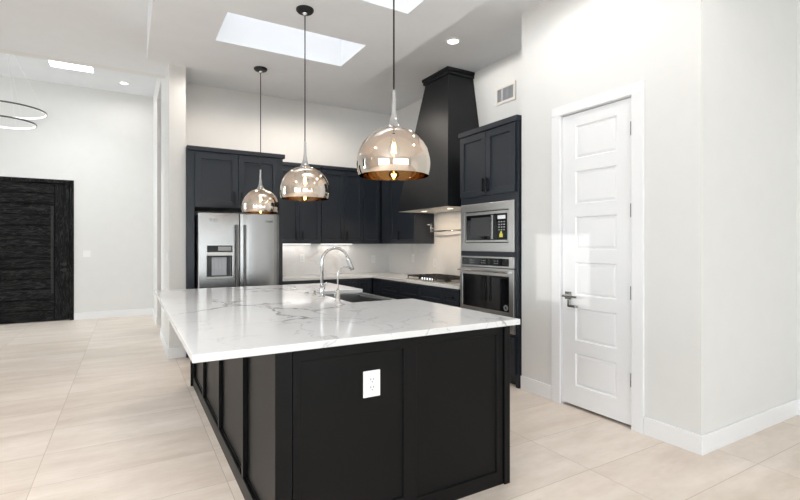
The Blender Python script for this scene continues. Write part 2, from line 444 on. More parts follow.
# ------------------------------------------------------------------ the setting
XL, XR, YN, YB, YE = -6.0, 3.79, -6.5, 6.85, 10.2
ZC, ZE, ZD = 3.54, 4.22, 3.194
struct(M().box(-6.2, 4.9, -6.7, 10.5, -0.1, 0.0).build('floor', 'floor'))
SKY1 = (0.675, 1.89, 3.855, 4.44); SKY2 = (0.70, 1.918, 2.575, 3.16); SKY3 = (-1.075, -0.50, 8.60, 9.27)
slab('ceiling', -6.2, 4.9, -6.7, YB - 0.14, ZC, ZC + 0.12, [SKY1, SKY2], 'ceil')
slab('ceiling', 0.42, 3.95, YB - 0.14, YB, ZC, ZC + 0.12, [], 'ceil')
slab('ceiling', -6.2, 3.2, YB, 10.5, ZE, ZE + 0.12, [SKY3], 'ceil')
slab('ceiling_drop', 0.16, 2.325, 1.05, 5.265, ZD, ZC, [SKY1, SKY2], 'ceil')
def shaft(name, h, z0, z1):
    x0, x1, y0, y1 = h; t = 0.06
    o = struct(grid(M(lambda u, v, z: (u, z, v)), [x0 - t, x0, x1, x1 + t], [y0 - t, y0, y1, y1 + t], z0, z1, [h]).build(name, 'trim'))
    M().box(x0 - t, x1 + t, y0 - t, y1 + t, z1 + 0.001, z1 + 0.007).build('pane', 'pane', o)
shaft('window_1', SKY1, ZC + 0.12, 4.50)
shaft('window_2', SKY2, ZC + 0.12, 4.50)
shaft('window_3', SKY3, ZE + 0.12, 4.78)
# header between the kitchen ceiling and the taller entry
wallY('wall_header', -6.0, 0.42, ZC, 4.34, YB - 0.14, YB)
# kitchen back wall and the wall end beside the refrigerator
wallY('wall_back', 0.60, 3.95, 0, ZE, YB, 7.71)
wallX('wall_partition', 6.16, 7.71, 0, ZE, 0.42, 0.60)
# hall opening and entry
wallX('wall_entry_right', 7.71, YE, 0, ZE, 0.42, 0.60, [(7.711, 8.82, -0.01, 3.81)])
wallY('wall_hall', 0.60, 3.2, 0, ZE, 8.82, 8.97)
wallX('wall_hall_end', 7.71, 8.97, 0, ZE, 3.2, 3.35)
DX0, DX1 = -2.50, -0.845
wallY('wall_entry', -6.2, 0.60, 0, ZE, YE, YE + 0.16, [(DX0, DX1, -0.01, 2.513)])
struct(M().box(DX0 - 0.3, DX1 + 0.3, YE + 0.16, YE + 0.2, 0, 2.9).build('wall_porch', 'toe'))
# right side: wall behind the range, pantry walls, wall at far right
wallX('wall_right', 3.205, YB, 0, ZC, XR, XR + 0.16)
PX, PY0, PY1 = 3.20, 1.615, 3.205
DY0, DY1, DZ = 2.088, 2.738, 2.458
wallX('wall_pantry', PY0, PY1, 0, ZC, PX, PX + 0.12, [(DY0, DY1, -0.01, DZ)])
wallY('wall_pantry_front', PX + 0.12, 4.62, 0, ZC, PY0, PY0 + 0.12)
wallY('wall_pantry_rear', PX + 0.12, 4.75, 0, ZC, PY1 - 0.12, PY1 - 0.002)
wallX('wall_pantry_end', PY0 + 0.12, PY1 - 0.12, 0, ZC, 4.62, 4.75)
wallX('wall_far_right', YN, PY0 + 0.12, 0, ZC, 4.62, 4.78)
# walls behind and left of the camera with unseen glazing added for even light
wallY('wall_rear', -6.2, 4.78, 0, ZC, YN - 0.16, YN, [(-4.2, 3.6, 0.05, 2.85)])
wallX('wall_left', YN, YE, 0, ZE, XL - 0.16, XL, [(-5.3, 0.3, 0.10, 2.90), (2.926, 3.492, 2.70, 3.32), (7.4, 9.8, 0.3, 3.8)])  # small high middle opening added and shaped to cast the sunlit patch
def glazing(name, F, u0, u1, z0, z1, nu):
    m = M(F)
    for i in range(nu + 1):
        u = u0 + (u1 - u0) * i / nu
        m.box(max(u0, u - 0.035), min(u1, u + 0.035), 0.04, 0.10, z0, z1)
    m.box(u0, u1, 0.04, 0.10, z0, z0 + 0.06); m.box(u0, u1, 0.04, 0.10, z1 - 0.06, z1)
    o = struct(m.build(name, 'black'))
    M(F).box(u0, u1, 0.066, 0.072, z0, z1).build('pane', 'pane', o)
glazing('added_window_4', lambda u, v, z: (u, YN - v, z), -4.2, 3.6, 0.05, 2.85, 6)
glazing('added_window_5', lambda u, v, z: (XL - v, u, z), -5.3, 0.3, 0.10, 2.90, 4)
glazing('added_window_6', lambda u, v, z: (XL - v, u, z), 7.4, 9.8, 0.3, 3.8, 2)

# baseboards
def base(name, m): return struct(m.build(name, 'trim', bevel=0.004))
BH, BT = 0.127, 0.016
base('baseboard_pantry', M().box(PX - BT, PX, PY0 + 0.0002, DY0 - 0.095, 0, BH))
base('baseboard_pantry', M().box(PX - BT, PX, DY1 + 0.095, PY1, 0, BH))
base('baseboard_right', M().box(PX - BT, 4.62 - BT, PY0 - BT, PY0, 0, BH))
base('baseboard_far_right', M().box(4.62 - BT, 4.62, YN, PY0, 0, BH))
base('baseboard_partition', M().box(0.42 - BT, 0.42, 6.16 - BT, 7.71, 0, BH))
base('baseboard_partition_end', M().box(0.42, 0.60, 6.16 - BT, 6.16, 0, BH))
base('baseboard_entry_right', M().box(0.42 - BT, 0.42, 8.82, YE - BT, 0, BH))
base('baseboard_entry', M().box(DX1 + 0.0, 0.42, YE - BT, YE, 0, BH))
base('baseboard_entry', M().box(-6.0, DX0, YE - BT, YE, 0, BH))
base('baseboard_hall', M().box(0.60, 3.2, 8.82 - BT, 8.82, 0, BH))

# pantry door: casing, slab with six panels, hinges, lever
cs = M(FR(PX))
CW = 0.092
cs.box(DY0 - CW, DY0, 0, 0.02, 0, DZ); cs.box(DY1, DY1 + CW, 0, 0.02, 0, DZ)
cs.box(DY0 - CW, DY1 + CW, 0, 0.02, DZ, DZ + CW * 0.85)
struct(cs.build('trim_1', 'trim', bevel=0.004))
jm = M(FR(PX)); jm.box(DY0 - 0.001, DY0 + 0.004, -0.12, 0.0, 0, DZ); jm.box(DY1 - 0.004, DY1 + 0.001, -0.12, 0, 0, DZ); jm.box(DY0, DY1, -0.12, 0, DZ - 0.004, DZ + 0.001)
struct(jm.build('trim_2', 'trim'))
rects = [(2.222, 2.602, 2.344 - 0.377 * i - 0.272, 2.344 - 0.377 * i) for i in range(6)]
d1 = struct(M(FR(PX)).panelled(DY0 + 0.007, DY1 - 0.007, 0.024, DZ - 0.012, -0.045, -0.006, rects, rec=0.014, ramp=0.009, field=(0.004, 0.016, 0.007)).build('door_1', 'door'))
for z in (2.215, 1.612, 1.003, 0.362):
    h = M(FR(PX)); h.box(DY0 + 0.001, DY0 + 0.016, -0.012, 0.004, z - 0.047, z + 0.047)
    h.tube([(DY0 + 0.006, 0.006, z - 0.05), (DY0 + 0.006, 0.006, z + 0.05)], 0.007, 10)
    h.build('hinge', 'hinge', d1)
hd = M(FR(PX)); HY = DY1 - 0.07
hd.box(HY - 0.032, HY + 0.032, -0.006, 0.004, 0.900, 0.964)
hd.tube([(HY, 0.0, 0.932), (HY, 0.055, 0.932)], 0.011, 12)
hd.box(HY - 0.125, HY + 0.018, 0.045, 0.058, 0.921, 0.939)
hd.build('door_handle', 'nickel', d1, bevel=0.002)
lt = M(FR(PX)); lt.box(HY - 0.030, HY - 0.012, 0.004, 0.026, 0.842, 0.900); lt.box(HY - 0.110, HY - 0.014, 0.010, 0.026, 0.838, 0.858); lt.tube([(HY - 0.10, 0.012, 0.846), (HY - 0.10, 0.05, 0.846)], 0.008, 10)
lt.build('door_latch', 'nickel', d1, bevel=0.002)

# entry door: dark oak, horizontal planks with an upright board, long pull and two locks
fr = M(FB(YE)); fr.box(DX1 - 0.062, DX1, -0.10, 0.012, 0, 2.513); fr.box(DX0, DX0 + 0.062, -0.10, 0.012, 0, 2.513); fr.box(DX0 + 0.062, DX1 - 0.062, -0.10, 0.012, 2.45, 2.513)
struct(fr.build('trim_3', 'oakz', bevel=0.004))
d2 = struct(M(FB(YE)).box(DX0 + 0.065, DX1 - 0.065, -0.09, -0.055, 0.012, 2.447).build('door_2', 'oakx'))
nP = 13
pl = M(FB(YE))
for i in range(nP):
    z0 = 0.014 + (2.43 / nP) * i
    pl.box(DX0 + 0.068, -1.128, -0.055, -0.025, z0 + 0.008, z0 + 2.43 / nP - 0.008)
pl.build('planks', 'oakx', d2, bevel=0.006)
M(FB(YE)).box(-1.120, DX1 - 0.070, -0.055, -0.022, 0.014, 2.444).build('upright_board', 'oakz', d2, bevel=0.004)
ph = M(FB(YE)); ph.box(-1.175, -1.135, 0.025, 0.055, 0.50, 2.03)
for z in (0.75, 1.78): ph.box(-1.165, -1.145, -0.03, 0.03, z - 0.02, z + 0.02)
ph.build('door_handle', 'toe', d2, bevel=0.004)
for z in (0.905, 1.010):
    k = M(FB(YE)); k.tube([(-0.992, -0.024, z), (-0.992, 0.004, z)], 0.034, 20); k.box(-1.045, -0.985, 0.004, 0.016, z - 0.01, z + 0.012)
    k.build('lock', 'black', d2, bevel=0.002)

# ------------------------------------------------------------------ cabinet helpers
def pull(parent, F, u, z0, z1, v):
    m = M(F); m.box(u - 0.011, u + 0.011, v + 0.016, v + 0.030, z0, z1)
    for z in (z0 + 0.012, z1 - 0.026): m.box(u - 0.007, u + 0.007, v, v + 0.02, z, z + 0.014)
    return m.build('handle', 'black', parent, bevel=0.0015)

def pull_h(parent, F, u0, u1, z, v):
    m = M(F); m.box(u0, u1, v + 0.018, v + 0.032, z - 0.009, z + 0.009)
    for u in (u0 + 0.012, u1 - 0.026): m.box(u, u + 0.014, v, v + 0.02, z - 0.007, z + 0.007)
    return m.build('handle', 'black', parent, bevel=0.0015)

def shaker(name, parent, F, u0, u1, z0, z1, fr=0.058, mat='cab', v=0.0, g=0.0026):
    return M(F).panelled(u0 + g, u1 - g, z0 + g, z1 - g, v + 0.0015, v + 0.021, [(u0 + fr, u1 - fr, z0 + fr, z1 - fr)], rec=0.014, ramp=0.002).build(name, mat, parent, bevel=0.0012)

def crown(parent, F, u0, u1, depth, z0, z1, left=True, right=True, o1=0.028, o2=0.045, mat='cab'):
    a0 = u0 - (o1 if left else 0); a1 = u1 + (o1 if right else 0)
    m = M(F); m.box(a0, a1, -depth, o1, z0, z1)
    return m.build('crown', mat, parent, bevel=0.003)

# ------------------------------------------------------------------ island
IX0, IX1, IY0, IY1, IZ = 0.541, 1.876, 1.985, 4.86, 0.897
isl = thing('kitchen_island', 'black panelled kitchen island base under the white veined counter', 'kitchen island', (1.2, 3.4, 0))
M().box(IX0 + 0.03, IX1 - 0.025, IY0 + 0.03, 3.10, 0.0, 0.895).build('base_carcass', 'island', isl)
M().box(IX0 + 0.03, 1.30, 3.1005, 4.10, 0.0, 0.895).build('base_carcass', 'island', isl)
M().box(IX0 + 0.03, IX1 - 0.025, 4.1005, IY1 - 0.002, 0.0, 0.895).build('base_carcass', 'island', isl)
FI = FB(IY0)
M(FI).panelled(0.620, 1.836, 0.0, IZ, -0.03, 0.0, [(0.651, 1.183, 0.105, 0.846), (1.258, 1.793, 0.076, 0.855)], rec=0.012, ramp=0.003).build('front_panel', 'island', isl, bevel=0.0015)
M(FI).box(IX0, 0.616, -0.03, 0.004, 0.0, IZ).build('corner_post', 'island', isl, bevel=0.002)
M(FI).box(1.840, IX1 + 0.004, -0.03, 0.012, 0.0, IZ).build('end_post', 'island', isl, bevel=0.002)
FLs = lambda u, v, z: (IX0 - v, u, z)
cuts = [IY0 + 0.034, 2.625, 3.40, 4.175, 4.84]
M(FLs).panelled(IY0 + 0.032, IY1, 0.0, IZ, -0.03, -0.012, [(a + 0.012, b - 0.012, 0.10, 0.872) for a, b in zip(cuts, cuts[1:])], rec=0.006, ramp=0.002).build('side_panel', 'island', isl)
for y in cuts[1:]:
    M(FLs).box(y - 0.024, y + 0.018, -0.0118, 0.006, 0.0905, IZ).build('batten', 'island', isl, bevel=0.0015)
M(FLs).box(IY1 + 0.001, IY1 + 0.030, -0.60, 0.024, 0.0, IZ).build('rear_post', 'island', isl, bevel=0.002)
M(FLs).box(IY0 + 0.032, IY1, -0.0118, 0.006, 0.0, 0.09).build('base_rail', 'island', isl, bevel=0.003)
FRi = lambda u, v, z: (IX1 - 0.025 + v, u, z)
for (a, b) in ((2.03, 2.56), (2.56, 3.09)):
    dd = shaker('door', isl, FRi, a, b, 0.10, 0.89, mat='island'); pull(dd, FRi, b - 0.04 if a < 2.3 else a + 0.04, 0.70, 0.83, 0.021)
for (a, b) in ((4.11, 4.85),):
    dd = shaker('door', isl, FRi, a, b, 0.10, 0.89, mat='island'); pull(dd, FRi, a + 0.04, 0.70, 0.83, 0.021)

# island counter with the notch for the sink
SX0, SX1, SY0, SY1 = 1.43, 1.965, 3.15, 4.05
CX0, CX1, CY0, CY1 = 0.214, 1.950, 1.962, 4.905
ct = M().prism([(CX0, CY0), (CX1, CY0), (CX1, SY0), (SX0, SY0), (SX0, SY1), (CX1, SY1), (CX1, CY1), (CX0, CY1)], 0.8985, 0.931).build('island_countertop', 'quartz', bevel=0.003)
tag(ct, 'large white quartz island countertop with grey veins', 'countertop')

# apron sink
sk = thing('farmhouse_sink', 'stainless apron sink set into the right edge of the island', 'sink', ((SX0 + SX1) / 2, (SY0 + SY1) / 2, 0))
q = M(); t = 0.012; g = 0.003
a0, a1, b0, b1 = SX0 + g, SX1, SY0 + g, SY1 - g
q.box(a0, a1, b0, b1, 0.660, 0.672)
q.box(a0, a0 + t, b0, b1, 0.672, 0.8975); q.box(a1 - 0.045, a1, b0, b1, 0.672, 0.8975)
q.box(a0 + t, a1 - 0.045, b0, b0 + t, 0.672, 0.8975); q.box(a0 + t, a1 - 0.045, b1 - t, b1, 0.672, 0.8975)
q.build('basin', 'sinksteel', sk, bevel=0.004)
M().lathe((1.65, 3.6, 0.672), [(0, 0.006), (0.03, 0.006), (0.045, 0.002), (0.05, 0.0)], 24).build('drain', 'chrome', sk, smooth=True)
M().box(a1 - 0.075, a1 - 0.045, b0 + 0.012, b1 - 0.012, 0.872, 0.880).build('ledge', 'steel', sk)

# gooseneck faucet, beverage tap, soap dispenser, air switch
ZT = 0.931
fx, fy = 1.365, 3.60
fa = thing('kitchen_faucet', 'tall chrome gooseneck faucet with pull-down spray at the island sink', 'faucet', (fx, fy, ZT))
M().lathe((fx, fy, ZT), [(0, 0), (0.028, 0), (0.028, 0.006), (0.018, 0.012), (0.0165, 0.06), (0.0165, 0.10), (0, 0.10)], 28).build('base', 'chrome', fa, smooth=True)
arc = [(fx, fy, ZT + 0.05), (fx, fy, ZT + 0.285)]
R = 0.115
for i in range(1, 15):
    a = PI - PI * 0.90 * i / 14
    arc.append((fx + R + R * math.cos(a), fy, ZT + 0.285 + R * math.sin(a)))
M().tube(arc, 0.0125, 16).build('spout', 'chrome', fa, smooth=True)
ex, ez = arc[-1][0], arc[-1][2]; tx, tz = arc[-1][0] - arc[-2][0], arc[-1][2] - arc[-2][2]
L = math.hypot(tx, tz); tx /= L; tz /= L
M().tube([(ex - tx * 0.01, fy, ez - tz * 0.01), (ex + tx * 0.02, fy, ez + tz * 0.02), (ex + tx * 0.10, fy, ez + tz * 0.10), (ex + tx * 0.115, fy, ez + tz * 0.115)], [0.0135, 0.0165, 0.019, 0.017], 16).build('spray_head', 'chrome', fa, smooth=True)
M().tube([(fx, fy, ZT + 0.075), (fx, fy - 0.04, ZT + 0.075)], 0.012, 14).tube([(fx, fy - 0.038, ZT + 0.070), (fx + 0.004, fy - 0.040, ZT + 0.11), (fx + 0.01, fy - 0.085, ZT + 0.125)], [0.007, 0.006, 0.005], 10).build('handle', 'chrome', fa, smooth=True)

bx, by = 1.375, 3.29
bf = thing('beverage_faucet', 'slim curved chrome water tap beside the tall faucet', 'faucet', (bx, by, ZT))
M().lathe((bx, by, ZT), [(0, 0), (0.022, 0), (0.022, 0.004), (0.018, 0.008), (0.018, 0.075), (0.014, 0.082), (0, 0.082)], 24).build('base', 'nickel', bf, smooth=True)
arc = [(bx, by, ZT + 0.07), (bx, by, ZT + 0.205)]
for i in range(1, 11):
    a = PI - PI * 0.62 * i / 10
    arc.append((bx + 0.055 + 0.055 * math.cos(a), by, ZT + 0.205 + 0.055 * math.sin(a)))
arc.append((arc[-1][0] + 0.03, by, arc[-1][2] - 0.012))
M().tube(arc, 0.006, 12).build('spout', 'chrome', bf, smooth=True)
M().tube([(bx, by, ZT + 0.055), (bx - 0.03, by - 0.01, ZT + 0.062)], 0.005, 10).tube([(bx - 0.03, by - 0.01, ZT + 0.035), (bx - 0.03, by - 0.01, ZT + 0.082)], 0.005, 10).build('handle', 'chrome', bf, smooth=True)

sx_, sy_ = 1.36, 3.76
sdp = thing('soap_dispenser', 'small chrome soap dispenser left of the tall faucet', 'soap dispenser', (sx_, sy_, ZT))
M().lathe((sx_, sy_, ZT), [(0, 0), (0.018, 0), (0.018, 0.005), (0.009, 0.010), (0.009, 0.035), (0, 0.035)], 20).build('base', 'nickel', sdp, smooth=True)
M().tube([(sx_, sy_, ZT + 0.03), (sx_, sy_, ZT + 0.052), (sx_ + 0.02, sy_ - 0.02, ZT + 0.060), (sx_ + 0.038, sy_ - 0.03, ZT + 0.050)], 0.006, 10).build('spout', 'nickel', sdp, smooth=True)
tag(M().lathe((1.35, 3.93, ZT), [(0, 0), (0.018, 0), (0.018, 0.008), (0.012, 0.011), (0, 0.011)], 20).build('air_switch', 'nickel', smooth=True), 'small round metal button on the island left of the soap dispenser', 'switch')

def outlet(F, u, z, label, group=None, cat='outlet', w=0.09, h=0.126, double=True, name='wall_outlet'):
    x, y, zz = F(u, 0, z)
    t = thing(name, label, cat, (x, y, zz), group)
    M(F).box(u - w / 2, u + w / 2, 0.0, 0.006, z - h / 2, z + h / 2).build('cover_plate', 'plate', t, bevel=0.002)
    if double:
        M(F).box(u - 0.017, u + 0.017, 0.006, 0.0085, z - 0.037, z + 0.037).build('receptacle', 'plate', t, bevel=0.001)
        m = M(F)
        for dz in (-0.020, 0.018):
            m.box(u - 0.009, u - 0.006, 0.0085, 0.0089, z + dz, z + dz + 0.010); m.box(u + 0.006, u + 0.009, 0.0085, 0.0089, z + dz + 0.001, z + dz + 0.009)
            m.tube([(u, 0.0085, z + dz - 0.008), (u, 0.0089, z + dz - 0.008)], 0.0028, 8)
        m.build('slots', 'black', t)
    else:
        M(F).box(u - 0.016, u + 0.016, 0.006, 0.010, z - 0.034, z + 0.034).build('rocker', 'plate', t, bevel=0.001)
    return t
outlet(FB(IY0 + 0.012), 1.008, 0.693, 'white duplex outlet on the black front panel of the island')

# ------------------------------------------------------------------ refrigerator
RX0, RX1, RYF, RZ = 0.713, 1.674, 5.93, 1.742
fg = thing('refrigerator', 'side by side stainless refrigerator with ice and water dispenser', 'refrigerator', ((RX0 + RX1) / 2, 6.35, 0))
FF = FB(RYF)
M().box(RX0 + 0.004, RX1 - 0.004, RYF + 0.075, 6.80, 0.02, RZ - 0.02).build('cabinet', 'dark', fg, bevel=0.004)
M(FF).box(RX0 + 0.01, RX1 - 0.01, -0.085, -0.035, 0.02, 0.085).build('toe_grille', 'black', fg)
RS = 1.186
DXA, DXB = 0.812, 1.092
def fdoor(u0, u1, rect=None):
    # gently bowed front
    m = M(FF); z0, z1 = 0.09, RZ
    return m
ld = M(FF).panelled(RX0, RS - 0.004, 0.09, RZ, -0.072, 0.0, [(DXA, DXB, 0.968, 1.222)], rec=0.055, ramp=0.004).build('door', 'steel', fg, bevel=0.010, seg=4)
rd_m = M(FF)
n = 14
cols = []
for i in range(n + 1):
    u = RS + 0.004 + (RX1 - RS - 0.004) * i / n; s_ = (i / n - 0.5) * 2
    vv = 0.016 * (1 - s_ ** 4) - 0.012
    cols.append((u, vv))
rd_m.prism([(u, v) for u, v in cols] + [(RX1, -0.072), (RS + 0.004, -0.072)], 0.09, RZ)
rd = rd_m.build('door', 'steel', fg, bevel=0.004)
for u, dr in ((1.142, ld), (1.236, rd)):
    m = M(FF); m.tube([(u, 0.055, 0.42), (u, 0.055, 1.60)], 0.015, 16)
    for z in (0.47, 1.55): m.tube([(u, -0.004, z), (u, 0.055, z)], 0.010, 12)
    m.build('handle', 'hinge', dr, smooth=False)
M(FF).box(DXA - 0.004, DXB + 0.004, 0.0, 0.006, 1.268, 1.348).build('dispenser_panel', 'black', ld, bevel=0.002)
M(FF).box(DXA + 0.12, DXB - 0.01, 0.006, 0.0066, 1.285, 1.335).build('dispenser_display', 'grey', ld)
M(FF).box(DXA - 0.006, DXB + 0.006, 0.0, 0.010, 1.226, 1.264).build('dispenser_bar', 'plate', ld, bevel=0.003)
M(FF).box(DXA + 0.006, DXB - 0.006, -0.0548, -0.0535, 0.975, 1.216).build('dispenser_recess', 'dark', ld)
dr_ = M(FF); dr_.box(DXA + 0.055, DXB - 0.055, -0.0530, -0.040, 0.985, 1.205)
for u in (DXA + 0.10, DXA + 0.185): dr_.box(u - 0.018, u + 0.018, -0.04, -0.022, 1.05, 1.19)
dr_.build('dispenser_paddle', 'lgrey', ld, bevel=0.003)
M(FF).box(DXA - 0.006, DXB + 0.006, -0.05, 0.008, 0.955, 0.972).build('drip_tray', 'steelh', ld, bevel=0.002)
# the two small maker's marks, as far as they can be read
lg = M(FF); u = 0.840
for w_, kind in ((0.022, 'o'), (0.022, 'c'), (0.020, 'l'), (0.010, 'i')):
    z0, z1, s_ = 1.640, 1.672, 0.005
    lg.box(u, u + s_, 0, 0.002, z0, z1)
    if kind in 'oc': lg.box(u + s_, u + w_, 0, 0.002, z1 - s_, z1)
    if kind in 'ocl': lg.box(u + s_, u + w_, 0, 0.002, z0, z0 + s_)
    if kind == 'o': lg.box(u + w_ - s_, u + w_, 0, 0.002, z0 + s_, z1 - s_)
    u += w_ + 0.007
lg.build('logo', 'grey', ld)
lg = M(FF); u = 1.50; vb = 0.004
lg.tube([(u + 0.018, vb, 1.665), (u + 0.006, vb, 1.668), (u, vb, 1.655), (u + 0.004, vb, 1.640), (u + 0.016, vb, 1.640)], 0.003, 6)
for i in range(3):
    c0 = u + 0.032 + 0.022 * i
    lg.tube([(c0 + 0.008 * math.cos(a * PI / 4), vb, 1.648 + 0.009 * math.sin(a * PI / 4)) for a in range(8)], 0.0028, 6, closed=True)
lg.tube([(u + 0.08, vb, 1.664), (u + 0.088, vb, 1.672)], 0.0025, 6)
lg.build('logo', 'dark', rd)

# refrigerator surround
fc = thing('refrigerator_cabinet', 'dark cabinet enclosing the refrigerator with two doors above it', 'cabinet', (1.19, 6.45, 0))
FC = FB(6.10)
M(FC).box(0.604, 0.690, -0.745, 0.0, 0.0, 2.495).build('side_panel', 'cab', fc, bevel=0.002)
M(FC).box(1.705, 1.765, -0.745, 0.0, 0.0, 2.495).build('side_panel', 'cab', fc, bevel=0.002)
M(FC).box(0.6905, 1.7045, -0.745, -0.001, 1.815, 2.495).build('body', 'cab', fc)
for (a, b, hu) in ((0.692, 1.197, 1.150), (1.197, 1.703, 1.244)):
    dd = shaker('door', fc, FC, a, b, 1.822, 2.480, fr=0.075); pull(dd, FC, hu, 1.86, 2.02, 0.021)
m = M(FC); m.prism([(0.604, -0.745), (1.765, -0.745), (1.765, -0.36), (1.790, -0.36), (1.790, 0.028), (0.604, 0.028)], 2.496, 2.548)
m.build('crown', 'cab', fc, bevel=0.003)

# ------------------------------------------------------------------ back wall uppers
UF = FB(6.52); UZ0, UZ1 = 1.372, 2.48
def upper(name, label, F, u0, u1, depth, doors, cr=(False, False), group=None, filler=None, strip=0):
    x, y, _ = F((u0 + u1) / 2, -depth / 2, 0)
    t = thing(name, label, 'cabinet', (x, y, UZ0), group)
    M(F).box(u0 + 0.0008, u1 - 0.0008, -depth, 0, UZ0, UZ1).build('body', 'cab', t, bevel=0.0015)
    for (a, b, hu) in doors:
        dd = shaker('door', t, F, a, b, UZ0 + 0.003, UZ1 - 0.02)
        if hu is not None: pull(dd, F, hu, UZ0 + 0.055, UZ0 + 0.185, 0.021)
    if filler: M(F).box(filler[0], filler[1], 0, 0.020, UZ0 + 0.003, UZ1 - 0.02).build('filler', 'cab', t)
    if strip:  # under-cabinet strip added to brighten the backsplash
        M(F).box(u0 + 0.08, u1 - 0.08, -depth + 0.10, -depth + 0.125, UZ0 - 0.010, UZ0 - 0.0005).build('added_fill_strip', 'led', t)
        d = bpy.data.lights.new('added_strip_light', 'AREA'); d.shape = 'RECTANGLE'; d.size = u1 - u0 - 0.16; d.size_y = 0.025; d.energy = strip; d.color = (1.0, 0.96, 0.92)
        o = bpy.data.objects.new('added_strip_light', d); COL.objects.link(o); o.location = F((u0 + u1) / 2, -depth + 0.1125, UZ0 - 0.012)
    crown(t, F, u0 + 0.001, u1 - 0.001, depth, UZ1 + 0.001, 2.53, left=cr[0], right=cr[1], o1=0.024, o2=0.034)
    return t
GU = None
upper('wall_cabinet', 'dark two-door wall cabinet right of the refrigerator', UF, 1.768, 2.455, 0.328, [(1.772, 2.128, 2.082), (2.128, 2.452, 2.174)], strip=0.45)
upper('wall_cabinet', 'dark two-door wall cabinet in the middle of the back wall', UF, 2.457, 3.136, 0.328, [(2.460, 2.826, 2.785), (2.826, 3.133, 2.868)], strip=0.45)
upper('corner_wall_cabinet', 'dark wall cabinet filling the back corner', UF, 3.138, 3.785, 0.328, [(3.141, 3.440, 3.40)])
upper('wall_cabinet', 'dark single-door wall cabinet left of the range hood', FR(3.46), 5.485, 6.488, 0.325, [(5.488, 6.19, 5.90)], filler=(6.20, 6.46))

# ------------------------------------------------------------------ base cabinets, counter, backsplash
def basecab(label, F, u0, u1, depth, fronts, name='base_cabinet'):
    x, y, _ = F((u0 + u1) / 2, -depth / 2, 0)
    t = thing(name, label, 'cabinet', (x, y, 0))
    M(F).box(u0 + 0.001, u1 - 0.001, -depth, 0, 0.10, 0.863).build('body', 'cab', t)
    M(F).box(u0 + 0.001, u1 - 0.001, -depth, -0.07, 0.0, 0.0995).build('toe_kick', 'toe', t)
    for (nm, a, b, z0, z1, hh) in fronts:
        o = shaker(nm, t, F, a, b, z0, z1, fr=0.05 if nm != 'drawer' else 0.042)
        if hh == 'h': pull_h(o, F, (a + b) / 2 - 0.075, (a + b) / 2 + 0.075, (z0 + z1) / 2, 0.021)
        elif hh is not None: pull(o, F, hh, z1 - 0.19, z1 - 0.05, 0.021)
    return t
BR = FR(3.18)
def stack(u0, u1): return [('drawer', u0 + .004, u1 - .004, 0.675, 0.848, 'h'), ('drawer', u0 + .004, u1 - .004, 0.40, 0.67, 'h'), ('drawer', u0 + .004, u1 - .004, 0.115, 0.395, 'h')]
basecab('dark drawer base cabinet between the oven tower and the cooktop', BR, 4.106, 4.438, 0.605, stack(4.106, 4.438))
basecab('dark base cabinet under the cooktop with two plain false drawers', BR, 4.440, 5.432, 0.605,
        [('drawer', 4.444, 4.934, 0.675, 0.848, None), ('drawer', 4.938, 5.428, 0.675, 0.848, None), ('door', 4.444, 4.934, 0.115, 0.67, 4.90), ('door', 4.938, 5.428, 0.115, 0.67, 4.97)])
basecab('dark drawer base cabinet left of the cooktop', BR, 5.434, 5.965, 0.605, stack(5.434, 5.965))
basecab('dark base cabinet in the corner of the counter run', BR, 5.967, 6.825, 0.605, [('filler_panel', 5.97, 6.20, 0.115, 0.848, None)], 'corner_base_cabinet')
BB = FB(6.23)
basecab('dark drawer and door base cabinet beside the refrigerator', BB, 1.768, 2.345, 0.595, [('drawer', 1.772, 2.341, 0.675, 0.848, 'h'), ('door', 1.772, 2.055, 0.115, 0.67, 2.02), ('door', 2.059, 2.341, 0.115, 0.67, 2.10)])
basecab('dark drawer and door base cabinet in the middle of the back counter', BB, 2.347, 2.915, 0.595, [('drawer', 2.351, 2.911, 0.675, 0.848, 'h'), ('door', 2.351, 2.63, 0.115, 0.67, 2.59), ('door', 2.634, 2.911, 0.115, 0.67, 2.67)])
basecab('narrow dark base cabinet at the inner corner of the back counter', BB, 2.917, 3.155, 0.595, [('door', 2.921, 3.13, 0.115, 0.848, 2.96)])
pc = M().prism([(1.768, 6.195), (3.142, 6.195), (3.142, 4.106), (3.768, 4.106), (3.768, 6.828), (1.768, 6.828)], 0.864, 0.900).build('perimeter_countertop', 'quartz2', bevel=0.003)
tag(pc, 'L-shaped pale counter along the back and right walls', 'countertop')
tag(M().box(1.768, 3.7895, 6.829, 6.8495, 0.9005, 1.371).build('backsplash', 'splash'), 'glossy pale stone backsplash along the back wall beside the refrigerator', 'backsplash')
bs = M().box(3.7685, 3.7895, 4.106, 6.8285, 0.9005, 1.371); bs.box(3.7685, 3.7895, 4.106, 5.484, 1.3711, 1.80)
tag(bs.build('backsplash', 'splash'), 'glossy pale stone backsplash behind the cooktop, rising to the range hood', 'backsplash')
FBs, FRs = FB(6.829), FR(3.7685)
outlet(FBs, 2.272, 1.15, 'white outlet on the backsplash nearest the refrigerator', w=0.075, h=0.12)
outlet(FBs, 3.477, 1.12, 'white outlet on the back backsplash just before the corner', w=0.075, h=0.12)
outlet(FRs, 6.04, 1.15, 'white outlet on the right backsplash near the corner', w=0.075, h=0.12)
outlet(FRs, 5.46, 1.10, 'white outlet on the backsplash at the left end of the cooktop', w=0.075, h=0.12)

